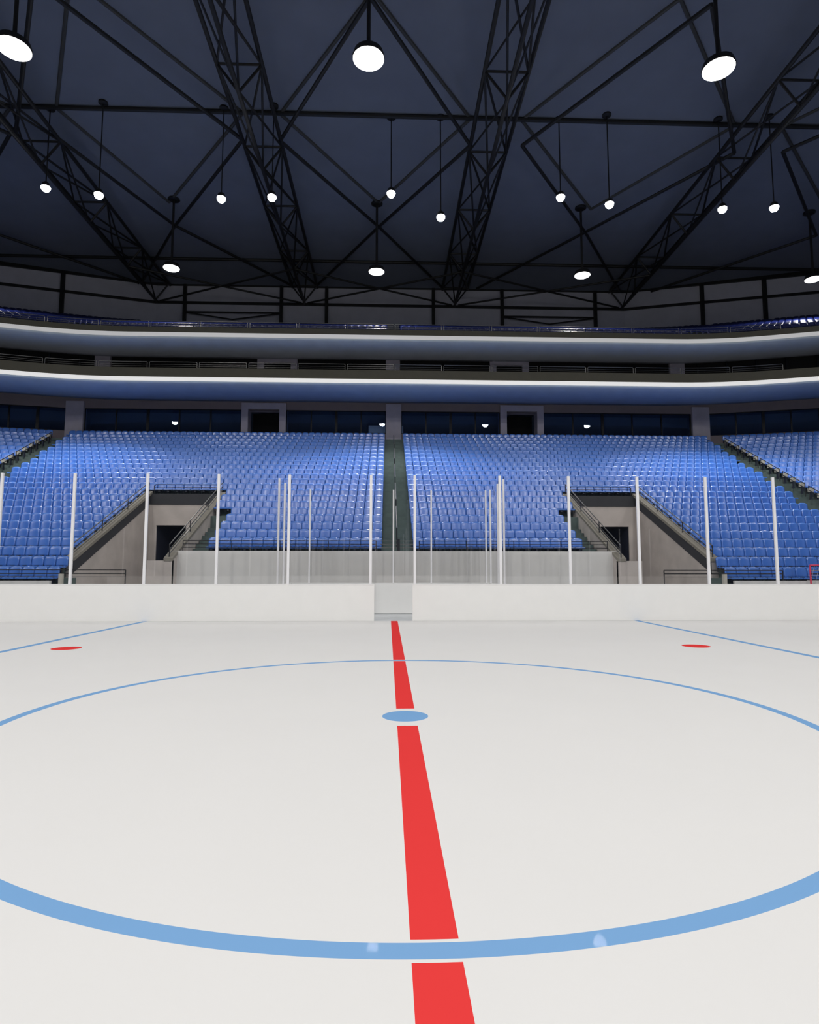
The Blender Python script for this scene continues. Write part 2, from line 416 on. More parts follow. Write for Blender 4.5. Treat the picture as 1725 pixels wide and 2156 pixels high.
# corner aisle handrails and markers
for sg in (-1, 1):
    s = plan_side(sg); n = 0
    for k in range(7):
        i0 = -1+3*k; i1 = i0+2.6
        y0, y1 = yb(i0)-.3, yb(i1)-.3
        x0, x1 = xcorner(sg, y0)-sg*.12, xcorner(sg, y1)-sg*.12
        z0 = zt(i0); z1 = zt(0)+RISE*i1
        h = empty('stair_rail', (x0, y0, z0)); tag(h, 'dark stair handrail on the '+s+' corner aisle, '+ordw(k+1)+' from the bottom', 'handrail', s+' corner aisle handrails')
        e = Vector((x1-x0, y1-y0, z1-z0))
        MB().bar((0,0,-.1), (0,0,.95), .022).build('rail_post', M['rail'], h)
        MB().bar(e, e+Vector((0,0,.95)), .022).build('rail_post', M['rail'], h)
        MB().bar((0,0,.95), e+Vector((0,0,.95)), .022).build('top_rail', M['rail'], h)
        MB().bar((0,0,.72), e+Vector((0,0,.72)), .022).build('mid_rail', M['rail'], h)
    for i in range(0, 21):
        x, y = xcorner(sg, yb(i)-.45)+sg*.12, yb(i)-.45
        o = MB().box(-.10,.10,-.12,.12,0,.22).build('row_marker', M['marker']); o.location = (x, y, zt(i)+.48)
        st = MB().box(-.03,.03,-.05,.05,-.48,0).build('marker_stem', M['bracket'], o)
        tag(o, 'small pale seat-row end block beside the '+s+' corner aisle, '+ordw(i+1)+' row up', 'row marker', s+' corner row end blocks')

# ------------------------------------------------------------------ seats
W_ = .4725
def seat_parts():
    b = MB()                                             # backrest: rounded, slightly dished and leaning shell
    nx, nz = 8, 6; hw = .225
    def outline(u, v):
        z = .462+.388*v
        w = hw*(1-.02*(1-v))
        x = w*u
        if v > .6: z -= .04*(abs(u)**5)*((v-.6)/.4)
        z += .018*(1-u*u)*v
        y = -.05+.05*v - .035*(1-u*u)*0 + .018*(u*u)*-1
        return x, y, z
    for side in (0, 1):
        off = 0 if side == 0 else .065
        vs = []
        for j in range(nz+2):
            for i in range(nx+1):
                x, y, z = outline(-1+2*i/nx, min(j, nz)/nz)
                if j == nz: z -= .042
                if j == nz+1: x *= .96; y += .036 if side == 0 else -.012
                vs.append((x, y+off, z))
        fs = []
        for j in range(nz+1):
            for i in range(nx):
                a = j*(nx+1)+i; q = (a, a+1, a+nx+2, a+nx+1); fs.append(q if side == 0 else q[::-1])
        b.add(vs, fs)
    nz += 1
    n = (nx+1)*(nz+1)
    ring = [i for i in range(nx+1)]+[j*(nx+1)+nx for j in range(1, nz+1)]+[nz*(nx+1)+i for i in range(nx-1, -1, -1)]+[j*(nx+1) for j in range(nz-1, 0, -1)]
    b.f += [(ring[k], ring[(k+1) % len(ring)], n+ring[(k+1) % len(ring)], n+ring[k]) for k in range(len(ring))]
    p = MB()                                             # pan: dished slab with a rolled front lip
    prof = [(-.47,.385),(-.485,.42),(-.46,.452),(-.38,.448),(-.22,.432),(-.08,.45),(-.03,.47),(-.03,.44),(-.2,.40),(-.4,.405)]
    p.side(prof, -.215, .215)
    k = MB()                                             # bracket and leg
    k.box(-.05,.05,-.42,-.02,.30,.40); k.box(-.03,.03,-.14,-.06,.0,.30); k.box(-.075,.075,-.135,-.04,.45,.486); k.box(-.20,-.17,-.10,.02,.25,.48); k.box(.17,.20,-.10,.02,.25,.48)
    return b, p, k
SB, SP, SK = seat_parts()
ME_B = SB.mesh('backrest', M['seat'], True); ME_P = SP.mesh('seat_pan', M['seat']); ME_K = SK.mesh('bracket', M['bracket'])

# camera numbers, used to know which seats show largest
CF, CYAW, CPIT, CROLL = 1309.40, .034677, .0930825, .000776
CC = Vector((-.2095, -7.4287, 1.6924))
fw = Vector((math.sin(CYAW)*math.cos(CPIT), math.cos(CYAW)*math.cos(CPIT), math.sin(CPIT)))
rt = Vector((math.cos(CYAW), -math.sin(CYAW), 0)); up = rt.cross(fw)
rt, up = rt*math.cos(CROLL)+up*math.sin(CROLL), -rt*math.sin(CROLL)+up*math.cos(CROLL)
def shows(p):
    d = Vector(p)-CC; z = d.dot(fw)
    return 862.5+CF*d.dot(rt)/z, 1078-CF*d.dot(up)/z, z

seats = []      # (x, y, z, rotz, block, row number, seat number)
for i in range(-3, NROW):
    for sg in (-1, 1):
        s = plan_side(sg)
        y, z = yb(i), zt(i)
        lim = abs(xedge(sg, y)-X0)
        start_mid = .66+W_/2
        if i >= 0:
            n = 0; u = start_mid
            stop = AIS if i < 5 else (INN-.28 if i < 8 else lim)
            wd = W_ if i >= 8 else (stop-.66)/round((stop-.66)/W_)
            while u+W_/2 <= stop+.05:
                n += 1; seats.append((X0+sg*u, y, z, 0, s+' middle', i+1, n)); u += wd
        if i < 8:
            n = 0; u = OUT+W_/2+{-3:-.12, -2:.03}.get(i, .33)
            while u+W_/2 <= lim+.02:
                n += 1; seats.append((X0+sg*u, y, z, 0, s+' outer', i+4, n)); u += W_
for sg in (-1, 1):
    rows, dx, dy, a = CORNER[sg]
    for j, i in enumerate(range(-3, NROW)):
        px, py = rows[j]
        for n in range(26):
            u = .32+W_/2+n*W_
            seats.append((px+dx*u, py+dy*u, zt(i), -sg*a, plan_side(sg)+' corner', i+4, n+1))
vis = []
for k, t in enumerate(seats):
    x, y, d = shows((t[0], t[1], t[2]+.7))
    if -8 < x < 1733 and y < 1222 and not t[4].endswith('corner'): vis.append((d, k))
vis.sort()
single = set(k for d, k in vis[:300])
for k in sorted(single):
    x, y, z, a, block, row, n = seats[k]
    s, w = block.split()
    r = empty('stadium_seat', (x, y, z)); r.rotation_euler.z = a
    if w == 'outer': lab = f'blue stadium seat, {ordw(n)} out from the {s} tunnel, {ordw(row)} row above the boards'
    else: lab = f'blue stadium seat, {ordw(n)} {s} of the centre stairs, {ordw(row)} row above the grey wall'
    tag(r, lab, 'seat', 'blue seats of the lower stand')
    for nm, me in (('backrest', ME_B), ('seat_pan', ME_P), ('bracket', ME_K)):
        c = bpy.data.objects.new(nm, me); COL.objects.link(c); c.parent = r

def mass(name, places, mats, label, cat, light=False):
    """one mesh holding many copies of the seat"""
    V = []; F = []; MI = []; off = 0; SM = []
    src = []
    for mb_, mi, sm in ((SB,0,True),(SP,0,False),(SK,1,False)):
        if light and mi == 1: continue
        src.append((np.array(mb_.v), mb_.f, mi, sm))
    for x, y, z, a in places:
        c, s_ = math.cos(a), math.sin(a); R = np.array([[c,-s_,0],[s_,c,0],[0,0,1]])
        for v, f, mi, sm in src:
            V.append(v@R.T+np.array([x,y,z])); F += [tuple(q+off for q in face) for face in f]; MI += [mi]*len(f); SM += [sm]*len(f); off += len(v)
    V = np.concatenate(V)
    me = bpy.data.meshes.new(name); me.from_pydata(V.tolist(), [], F)
    for m_ in mats: me.materials.append(m_)
    me.polygons.foreach_set('material_index', MI); me.polygons.foreach_set('use_smooth', SM); me.update()
    o = bpy.data.objects.new(name, me); COL.objects.link(o); o['kind'] = 'stuff'; tag(o, label, cat)
    return o
# all face orientations of the source shells must agree
import bmesh
for mb_ in (SB, SP, SK):
    me = mb_.mesh('tmp', M['seat'])
    mb_.v = [tuple(v.co) for v in me.vertices]; mb_.f = [tuple(p.vertices) for p in me.polygons]
    bpy.data.meshes.remove(me)
rest = [(t[0],t[1],t[2],t[3]) for k, t in enumerate(seats) if k not in single]
mass('stadium_seats', rest, [M['seat'], M['bracket']], 'rows of smaller blue seats filling the upper and corner lower stand', 'seats')

# ------------------------------------------------------------------ paths that bend at the corners
def path(y, xl, xr, al, ar, rad=0., far=16):
    """plan polyline from far left to far right, straight in the middle and turned towards the rink at both ends"""
    L0 = (xl-far*math.cos(al), y-far*math.sin(al)); R0 = (xr+far*math.cos(ar), y-far*math.sin(ar))
    if not rad: return [L0, (xl, y), (xr, y), R0]
    pts = [L0]
    for k in range(7):
        t = k/6; a_ = (xl-rad*math.cos(al), y-rad*math.sin(al)); b_ = (xl, y); c_ = (xl+rad, y)
        pts.append(tuple((1-t)**2*a_[q]+2*t*(1-t)*b_[q]+t*t*c_[q] for q in (0,1)))
    for k in range(7):
        t = k/6; a_ = (xr-rad, y); b_ = (xr, y); c_ = (xr+rad*math.cos(ar), y-rad*math.sin(ar))
        pts.append(tuple((1-t)**2*a_[q]+2*t*(1-t)*b_[q]+t*t*c_[q] for q in (0,1)))
    pts.append(R0)
    return pts
def offset(pts, o):
    out = []
    for i, p in enumerate(pts):
        a = pts[max(i-1,0)]; b = pts[min(i+1,len(pts)-1)]
        n1 = n2 = None
        if i > 0:
            d = Vector((p[0]-a[0], p[1]-a[1])).normalized(); n1 = Vector((-d.y, d.x))
        if i < len(pts)-1:
            d = Vector((b[0]-p[0], b[1]-p[1])).normalized(); n2 = Vector((-d.y, d.x))
        if n1 is None: n = n2
        elif n2 is None: n = n1
        else:
            n = (n1+n2).normalized(); n = n/max(.3, n.dot(n1))
        out.append((p[0]+n.x*o, p[1]+n.y*o))
    return out
def sweep(mb, pts, prof, closed=True):
    """prof: (offset away from the rink, z)"""
    rings = []
    lines = [offset(pts, o) for o, z in prof]
    m = len(prof); n = len(pts)
    vs = [(lines[j][i][0], lines[j][i][1], prof[j][1]) for i in range(n) for j in range(m)]
    fs = []
    for i in range(n-1):
        for j in range(m if closed else m-1):
            fs.append((i*m+j, i*m+(j+1) % m, (i+1)*m+(j+1) % m, (i+1)*m+j))
    if closed: fs += [tuple(range(m)), tuple((n-1)*m+j for j in range(m-1,-1,-1))]
    return mb.add(vs, fs)
def along(pts, step, start=0.):
    """points with direction every step metres along the polyline, measured from the point nearest X0"""
    out = []
    seg = []
    for a, b in zip(pts, pts[1:]):
        seg.append((Vector(a), Vector(b)))
    tot = sum((b-a).length for a, b in seg)
    acc = 0; s0 = None
    for a, b in seg:                                   # arc length at x = X0
        if a.x <= X0 <= b.x: s0 = acc+(X0-a.x)/(b.x-a.x)*(b-a).length
        acc += (b-a).length
    def at(s):
        acc = 0
        for a, b in seg:
            l = (b-a).length
            if s <= acc+l or (b is seg[-1][1]):
                d = (b-a).normalized(); return a+d*(s-acc), d
            acc += l
    return at, s0, tot

PE = path(34.12, -21.1, 22.9, math.radians(15), math.radians(16.5), 3.2, 20)      # balcony edge
# ------------------------------------------------------------------ balconies
def balcony(z, hw, soffmat, label, ztop, back, zback):
    r = empty('balcony', (X0, 34.1, z)); tag(r, label, 'balcony'); base = Vector(r.location)
    def put(mb, nm, m, smooth=False):
        mb.v = [tuple(Vector(p)-base) for p in mb.v]; return mb.build(nm, m, r, smooth)
    put(sweep(MB(), PE, [(0,z),(.25,z),(.25,z+.29),(0,z+.29)]), 'light_strip', M['strip_low' if z < 16 else 'strip_up'])
    put(sweep(MB(), PE, [(.02,z+.29),(.25,z+.29),(.25,ztop),(.02,ztop)]), 'fascia', M['fascia'])
    d = back
    pr = [(.0,z),(.14,z-.12),(.4,z-.26),(.8,z-.38),(1.35,z-.44),(2.1,z-.43),(3.0,z-.34),(3.6,z-.25),(d,zback)]
    top = [(d,zback+.35),(.25,z+.2),(.25,z)]
    o = put(sweep(MB(), PE, pr+top), 'soffit', soffmat, True)
    # keep the outer lip crisp
    dd = min(d, 3.7)
    put(sweep(MB(), PE, [(.25,ztop-.45),(dd,ztop-.45),(dd,ztop-.30),(.25,ztop-.30)]), 'deck', M['suitewall'])
    return r
balcony(14.40, 0, M['soffit_low'], 'lower balcony ring with curved blue underside and bright white edge strip', 15.33, 5.38, 14.50)
balcony(17.51, 0, M['soffit_up'], 'upper balcony ring with curved grey underside and dimmer white edge strip', 18.20, 3.78, 17.60)

# guard rails on both balcony edges, in sections
def edge_rails(z, h, name, first):
    line = offset(PE, .16)
    at, s0, tot = along(line, 1)
    L = 3.35
    for sg in (-1, 1):
        for k in range(8):
            a = s0+sg*(.05+k*L); b = s0+sg*((k+1)*L-.10)
            pts = [at(a+(b-a)*t/4)[0] for t in range(5)]
            if abs(pts[2].x-X0) > 31: continue
            r = empty('guard_rail', (pts[0].x, pts[0].y, z)); base = Vector(r.location)
            tag(r, f'steel guard rail section on the {name} balcony edge, {ordw(k+1)} {plan_side(sg)} of centre', 'rail', name+' balcony rail sections')
            P = lambda p, zz: Vector((p.x, p.y, zz))-base
            top = [P(pts[0],z), P(pts[0],z+h-.06)]+[P(pts[0]+(pts[1]-pts[0])*.06, z+h)]+[P(p,z+h) for p in pts[1:-1]]+[P(pts[-1]+(pts[-2]-pts[-1])*.06, z+h)]+[P(pts[-1],z+h-.06), P(pts[-1],z)]
            MB().tube(top, .022, 5).build('top_rail', M['chrome'], r)
            for q in (.33,.62): MB().tube([P(p,z+h*q) for p in pts], .012, 5).build('mid_rail', M['chrome'], r)
edge_rails(15.33, .44, 'lower', 0)
edge_rails(18.20, .44, 'upper', 0)

# ------------------------------------------------------------------ suite walls
SW = path(39.55, -24.0, 24.4, math.radians(11.5), math.radians(15), 0, 16)
ZS = 11.3
o = sweep(MB(), SW, [(0,13.88),(.3,13.88),(.3,14.75),(0,14.75)]).build('wall_suite', M['suitewall']); struct(o, 'taupe band above the suite windows')
o = sweep(MB(), SW, [(-.05,ZS-1),(.3,ZS-1),(.3,ZS+.80),(-.05,ZS+.80)]).build('wall_suite', M['suitewall']); struct(o, 'dark sill wall behind the top seat row')
o = sweep(MB(), SW, [(3.4,ZS-1),(3.5,ZS-1),(3.5,14.75),(3.4,14.75)]).build('wall_suite', M['suite_inside']); struct(o, 'dark blue back wall inside the suites')
sweep(MB(), SW, [(.3,ZS+.2),(3.4,ZS+.2),(3.4,ZS+.3),(.3,ZS+.3)]).build('floor_suite', M['suite_inside'], o)
sweep(MB(), SW, [(.3,14.4),(3.4,14.4),(3.4,14.5),(.3,14.5)]).build('ceiling_suite', M['suite_inside'], o)
Y1 = 39.55
for k, (x, w, nm) in enumerate(((-23.85,.66,'left'), (.19,.585,'centre'), (24.15,.68,'right'))):
    o = MB().box(x-w, x+w, Y1-.22, Y1+.35, ZS-1, 14.38).build('pillar_suite', M['pillar']); struct(o, f'{nm} grey pillar between the suite windows')
for sg in (-1, 1):
    mb = MB(); u0, u1 = 8.22, 11.58; t = .50
    a, b = sorted((X0+sg*u0, X0+sg*u1))
    mb.box(a, a+t, Y1-.22, Y1+.9, ZS-1, 13.9); mb.box(b-t, b, Y1-.22, Y1+.9, ZS-1, 13.9); mb.box(a, b, Y1-.22, Y1+.9, 13.9, 14.37)
    o = mb.build('door_'+('3' if sg < 0 else '4'), M['pillar']); struct(o, 'grey framed dark doorway between suite windows, '+plan_side(sg)+' of the centre pillar')
    MB().box(a+t, b-t, Y1+1.6, Y1+1.7, ZS-1, 13.95).build('door_panel', M['black'], o)
# glazing
def window(n, x0, x1, panes, label, pts=None, widths=None):
    w = empty('window_%d' % n, ((x0+x1)/2 if pts is None else pts[0][0], Y1+.06, ZS+.8)); struct(w, label); base = Vector(w.location)
    if pts is None: A, B = Vector((x0, Y1+.06)), Vector((x1, Y1+.06))
    else: A, B = Vector(pts[0]), Vector(pts[1])
    d = (B-A).normalized(); nrm = Vector((-d.y, d.x)); L = (B-A).length
    def quad(s0, s1, z0, z1, th):
        q = [A+d*s0, A+d*s1, A+d*s1+nrm*th, A+d*s0+nrm*th]
        m_ = MB().prism([(p.x, p.y) for p in q], z0, z1); m_.v = [tuple(Vector(p)-base) for p in m_.v]; return m_
    quad(0, L, ZS+.82, 13.88, .012).build('glass_pane', M['suiteglass'], w)
    for k in range(panes+1):
        s = L*k/panes; wd = .05 if k not in (0, panes) else .05
        if k % 3 == 2: wd = .10
        m_ = quad(max(0,s-wd), min(L,s+wd), ZS+.82, 13.88, .10); m_.v = [tuple(Vector(p)-Vector((0,.04,0))) for p in m_.v]
        m_.build('mullion', M['mullion'], w)
    for z0, z1 in ((ZS+.78, ZS+.86), (13.82, 13.90)):
        m_ = quad(0, L, z0, z1, .10); m_.v = [tuple(Vector(p)-Vector((0,.04,0))) for p in m_.v]; m_.build('frame_rail', M['mullion'], w)
window(1, -23.19, X0-11.58, 5, 'dark suite window strip right of the left pillar')
window(2, X0-8.22, -.395, 4, 'dark suite window strip left of the centre pillar')
window(3, .775, X0+8.22, 4, 'dark suite window strip right of the centre pillar')
window(4, X0+11.58, 23.47, 5, 'dark suite window strip left of the right pillar')
SG = offset(SW, .06)
lw = Vector(SG[1])-Vector(SG[0]); A = Vector(SG[0])+lw*.25; window(5, 0, 0, 6, 'dark suite window strip of the left corner', (tuple(A), tuple(Vector(SG[1])-lw.normalized()*.55)))
rw = Vector(SG[3])-Vector(SG[2]); window(6, 0, 0, 6, 'dark suite window strip of the right corner', (tuple(Vector(SG[2])+rw.normalized()*.45), tuple(Vector(SG[2])+rw*.75)))
o = MB().box(-1.75, .95, Y1+.9, Y1+1.5, ZS+.31, 12.93).build('suite_counter', M['counter']); tag(o, 'pale counter inside the suite behind the centre pillar', 'counter')  # plain pale box set inside the suite, its nature left open

# level two wall
S2W = path(37.95, -21.6, 22.0, math.radians(15), math.radians(16), 0, 16)
o = sweep(MB(), S2W, [(0,14.9),(.3,14.9),(.3,17.9),(0,17.9)]).build('wall_gallery', M['black']); struct(o, 'dark glazed wall of the gallery under the upper balcony')
for x, w, nm in ((-21.2,.56,'left'), (.11,.52,'centre'), (21.65,.56,'right')):
    p = MB().box(x-w, x+w, 37.72, 37.95, 15.0, 17.36).build('pillar_gallery', M['pillar']); struct(p, f'{nm} grey pillar of the gallery above the lower balcony')
for sg in (-1, 1):
    a, b = sorted((X0+sg*7.18, X0+sg*10.12)); mb = MB(); t = .48
    mb.box(a, a+t, 37.72, 37.95, 15.0, 17.0); mb.box(b-t, b, 37.72, 37.95, 15.0, 17.0); mb.box(a, b, 37.7, 38.0, 17.0, 17.34)
    o = mb.build('door_'+('5' if sg < 0 else '6'), M['pillar']); struct(o, 'grey framed dark gallery doorway '+plan_side(sg)+' of centre')
# corner gallery mullions
for si, sgn in ((0,-1), (2,1)):
    a, b = Vector(S2W[si]), Vector(S2W[si+1]); d = (b-a).normalized()
    mb = MB()
    for k in range(8):
        p = (b-d*(1.2+2.0*k)) if sgn < 0 else (a+d*(1.2+2.0*k))
        mb.box(p.x-.06, p.x+.06, p.y-.08, p.y+.05, 14.6, 17.6)
    o = mb.build('trim_'+('1' if sgn < 0 else '2'), M['mullion']); struct(o, 'mullions of the '+plan_side(sgn)+' corner gallery glazing')

# ------------------------------------------------------------------ upper tier
UROW, URUN, URISE = 16, .8, .331
mb = MB(); places = []
for j in range(UROW):
    o1 = .55+URUN*j; zj = 18.12+URISE*j
    sweep(mb, PE, [(o1-.05, 18.0 if j == 0 else zj-.5), (o1+URUN-.05, zj-.5 if j else 18.0), (o1+URUN-.05, zj), (o1-.05, zj)])
    line = offset(PE, o1+.68); at, s0, tot = along(line, 1)
    for sg in (-1, 1):
        u = .75
        while u < tot/2-1.5:
            p, d = at(s0+sg*u)
            if abs(p.x-X0) > 40: break
            if not 21.2 < abs(p.x-X0) < 22.3 and not (j > UROW-3 and min(abs(p.x-c_) for c_ in (-28.85, 28.4, 33.4)) < .6):
                places.append((p.x, p.y, zj, math.atan2(d.y, d.x)))
            u += .5
o = mb.build('floor_upper_terrace', M['terrace']); struct(o, 'dark stepped terrace of the upper tier')
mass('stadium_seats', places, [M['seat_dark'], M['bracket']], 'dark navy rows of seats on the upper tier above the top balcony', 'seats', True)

# upper wall
UW = path(48.3, -21.5, 21.9, math.radians(15.2), math.radians(15), 0, 26)
o = sweep(MB(), UW, [(0,22.5),(.4,22.5),(.4,28.6),(0,28.6)]).build('wall_back', M['upperwall']); struct(o, 'grey upper back wall under the roof')
sweep(MB(), UW, [(-.22,27.70),(-.001,27.70),(-.001,28.6),(-.22,28.6)]).build('trim_eave', M['steel'], o)
# girts
GW = offset(UW, -.16)
for k, nm in ((0,'left'),(1,'middle'),(2,'right')):
    a, b = GW[k], GW[k+1]
    o = MB().bar((*a,26.05), (*b,26.05), .14, 4, math.pi/4).build('wall_girt', M['steel']); tag(o, f'long black horizontal beam along the {nm} stretch of the upper wall', 'beam')
# columns
at, s0, tot = along(GW, 1)

def on_wall(x):
    for a, b in zip(GW, GW[1:]):
        if a[0] <= x <= b[0]: return a[1]+(b[1]-a[1])*(x-a[0])/(b[0]-a[0])
cx = [-28.85, -18.87, -10.1, -5.95, 3.92, 10.33, 19.1, 28.4, 33.4]
for k, x in enumerate(cx):
    y = on_wall(x)
    o = MB().box(-.14,.14,-.14,.14,23.2,27.75).build('steel_column', M['steel']); o.location = (x, y-.03, 0)
    tag(o, f'black steel column on the upper back wall, {ordw(k+1)} from the left', 'column', 'upper wall columns')
for sg, (a, b) in ((-1, (-18.87,-10.1)), (1, (10.33,19.1))):
    r = empty('wall_bracing', ((a+b)/2, 48.05, 25.1)); tag(r, 'black cross-bar bracing between two upper wall columns, '+plan_side(sg)+' of centre', 'bracing')
    w = (b-a)/2-.16
    MB().bar((-w,0,.05),(w,0,.05),.08).build('brace_bar', M['steel'], r)
    MB().bar((-w,0,-.02),(0,0,-.62),.06).build('brace_bar', M['steel'], r)
    MB().bar((w,0,-.02),(0,0,-.62),.06).build('brace_bar', M['steel'], r)

# ------------------------------------------------------------------ roof
def zr(y): return 27.75+.0785*(48.3-y)
mb = MB()
mb.add([(-60,50,zr(50)),(60,50,zr(50)),(60,0,zr(0)),(-60,0,zr(0)),(-60,50,zr(50)+.3),(60,50,zr(50)+.3),(60,0,zr(0)+.3),(-60,0,zr(0)+.3)],
    [(0,1,2,3),(7,6,5,4),(0,4,5,1),(1,5,6,2),(2,6,7,3),(3,7,4,0)])
mb.add([(-60,-50,zr(50)),(60,-50,zr(50)),(60,0,zr(0)),(-60,0,zr(0)),(-60,-50,zr(50)+.3),(60,-50,zr(50)+.3),(60,0,zr(0)+.3),(-60,0,zr(0)+.3)],
    [(3,2,1,0),(4,5,6,7),(1,5,4,0),(2,6,5,1),(3,7,6,2),(0,4,7,3)])
ceil = mb.build('ceiling', M['roof']); struct(ceil, 'dark blue-grey sloping roof deck')
# purlins
for y, nm in ((28.05,'near'), (43.75,'far')):
    o = MB().bar((-45, y, zr(y)-.13), (45, y, zr(y)-.13), .13, 8).build('roof_purlin', M['steel']); tag(o, 'long dark horizontal pipe under the roof, '+('level with the pendant lamps' if nm == 'near' else 'close to the back wall'), 'beam')
TX = [-21.35, -7.95, 5.90, 21.55]
HW = 1.15
TN = [16.33+6.27*k for k in range(6)]          # nodes: 16.3, 22.6, 28.9, 35.1, 41.4, 47.7
TN0 = 10.06
ZU, ZL = 27.62, 26.08
names = ['leftmost', 'second from left', 'third from left', 'rightmost']
for t, x in enumerate(TX):
    r = empty('roof_truss', (x, 48.0, ZL)); tag(r, f'black triangular roof truss running to the back wall, {names[t]} of four', 'truss', 'roof trusses')
    base = Vector(r.location)
    P = lambda dx, y, z: Vector((x+dx, y, z))-base
    ys = [TN0]+TN
    for dx in (-HW, HW): MB().bar(P(dx,TN0,ZU), P(dx,48.0,ZU), .12, 8).build('upper_chord', M['steel'], r)
    MB().bar(P(0,TN0,ZL), P(0,48.05,ZL), .12, 8).build('lower_chord', M['steel'], r)
    for k, y in enumerate(ys):
        m_ = MB().bar(P(-HW,y,ZU), P(HW,y,ZU), .07).bar(P(-HW,y,ZU), P(0,y,ZL), .07).bar(P(HW,y,ZU), P(0,y,ZL), .07)
        m_.build('cross_frame', M['steel'], r)
        if k+1 < len(ys):
            y2 = ys[k+1]
            MB().bar(P(-HW,y,ZU), P(HW,y2,ZU), .07).build('top_diagonal', M['steel'], r)
            MB().bar(P(HW,y,ZU), P(0,y2,ZL), .06).build('side_diagonal', M['steel'], r)
            MB().bar(P(-HW,y,ZU), P(0,y2,ZL), .06).build('side_diagonal', M['steel'], r)
            MB().bar(P(HW,y2,ZU), P(0,y,ZL), .06).build('side_diagonal', M['steel'], r)
            MB().bar(P(HW,y,ZU), P(-HW,y2,ZU), .06).build('top_diagonal', M['steel'], r)
# diagonal bracing between trusses, and the ribs of the roof deck above it
BAYS = [((-32.2,18.6),(-32.2,38),None,(-22.9,28.3)), ((-15.98,18.3),(-16.4,38),(-22.7,28.5),(-9.1,28.3)), ((-1.1,18.6),(-1.0,37.6),(-6.85,28.3),(4.75,28.3)), ((14.6,18.4),(14.9,37.8),(7.92,28.2),(21.3,28.4)), ((32.6,18.6),(33.0,37.6),(24.27,28.2),None)]
rb = MB()
bays = ['outside the leftmost truss', 'between the two left trusses', 'between the two middle trusses', 'between the two right trusses', 'outside the rightmost truss']
for b, (mn, mf, el, er) in enumerate(BAYS):
    r = empty('roof_bracing', (mn[0], 28.3, ZU)); tag(r, 'dark diagonal roof bracing '+bays[b], 'bracing', 'diagonal roof bracing'); base = Vector(r.location)
    for en, sg in ((el,-1), (er,1)):
        if en is None: continue
        ef = (-20.2, 28.6) if (b == 1 and sg < 0) else en
        MB().bar(Vector((*en,ZU))-base, Vector((*mn,ZU))-base, .11, 8).build('brace_bar', M['steel'], r)
        MB().bar(Vector((*ef,ZU))-base, Vector((*mf,ZU))-base, .11, 8).build('brace_bar', M['steel'], r)
        MB().bar(Vector((*mf,ZU))-base, Vector((en[0],47.7,ZU))-base, .11, 8).build('brace_bar', M['steel'], r)
        for yy, xx in ((mn[1]+2.0, mn[0]*.97), (mf[1]-1.4, mf[0])):
            rb.bar((ef[0],28.2,zr(28.2)-.04), (xx,yy,zr(yy)-.04), .10, 8)
    if el and er:
        l, q = TX[b-1], TX[b]
        MB().bar(Vector((l+.3,48.0,ZL+.05))-base, Vector((q,41.5,ZL+.05))-base, .085, 8).build('brace_bar', M['steel'], r)
        MB().bar(Vector((q-.3,48.0,ZL+.05))-base, Vector((l,41.5,ZL+.05))-base, .085, 8).build('brace_bar', M['steel'], r)
rb.build('ceiling_rib', M['rib'], ceil)

# ------------------------------------------------------------------ lamps
def light(name, loc, power, size=1.1, spot=None, blend=.5, color=(1,.97,.93), parent=None, target=None):
    l = bpy.data.lights.new(name, 'SPOT'); l.energy = power; l.color = color; l.shadow_soft_size = size
    l.spot_size = math.radians(spot); l.spot_blend = blend
    o = bpy.data.objects.new(name, l); COL.objects.link(o); o.location = loc
    if parent: o.parent = parent
    return o
P_BAY, P_SPOT = 2320, 14000
ZLAMP = 23.4
bay_pos = []
for y in (36.3, 17.25, -3.2, -20.8):
    for x in (-31.2, -15.95, -1.12, 14.1, 31.6 if y > 30 else 29.3):
        bay_pos.append((x, y))
def lamp_parts(r, rod, rad):
    MB().lathe([(rad*1.02,.02),(rad*1.05,.08),(rad*.95,.30),(rad*.45,.42),(.10,.46)], (0,0,0), 28).build('lamp_housing', M['steel'], r, False)
    MB().lathe([(rad*.55,-.05),(rad*.9,-.03),(rad,.0),(rad,.03)], (0,0,0), 28).build('diffuser', M['lamp'], r)
    MB().bar((0,0,.44), (0,0,rod-.05), .085, 8).build('hanger_rod', M['steel'], r)
    MB().lathe([(.30,0),(.42,.06),(.42,.14)], (0,0,rod-.14), 18).build('ceiling_plate', M['steel'], r)
proto = {}
rows_n = {36.3:'back row', 17.25:'front row', -3.2:'row over the red line', -20.8:'row over the near stand'}
cn = {0:'far left', 1:'left', 2:'middle', 3:'right', 4:'far right'}
import itertools
for i, (x, y) in enumerate(bay_pos):
    rod = zr(abs(y))-ZLAMP
    r = empty('high_bay_lamp', (x, y, ZLAMP))
    where = {36.3:'hanging low near the back wall', 17.25:'large and glaring near the top', -3.2:'over mid ice, out of view', -20.8:'over near side, out of view'}[y]
    tag(r, f'round white high-bay lamp {where}, {cn[i % 5]} of its row', 'ceiling lamp', 'high-bay roof lamps')
    if y not in proto:
        lamp_parts(r, rod, .66 if y == 17.25 else .56); proto[y] = list(r.children)
    else:
        for c in proto[y]:
            d = c.copy(); COL.objects.link(d); d.parent = r
    light('lamp_light', (0,0,-.28), P_BAY*{36.3:.68, 17.25:.72, -3.2:.88, -20.8:3.3}[y], .42, 172, .35, parent=r)

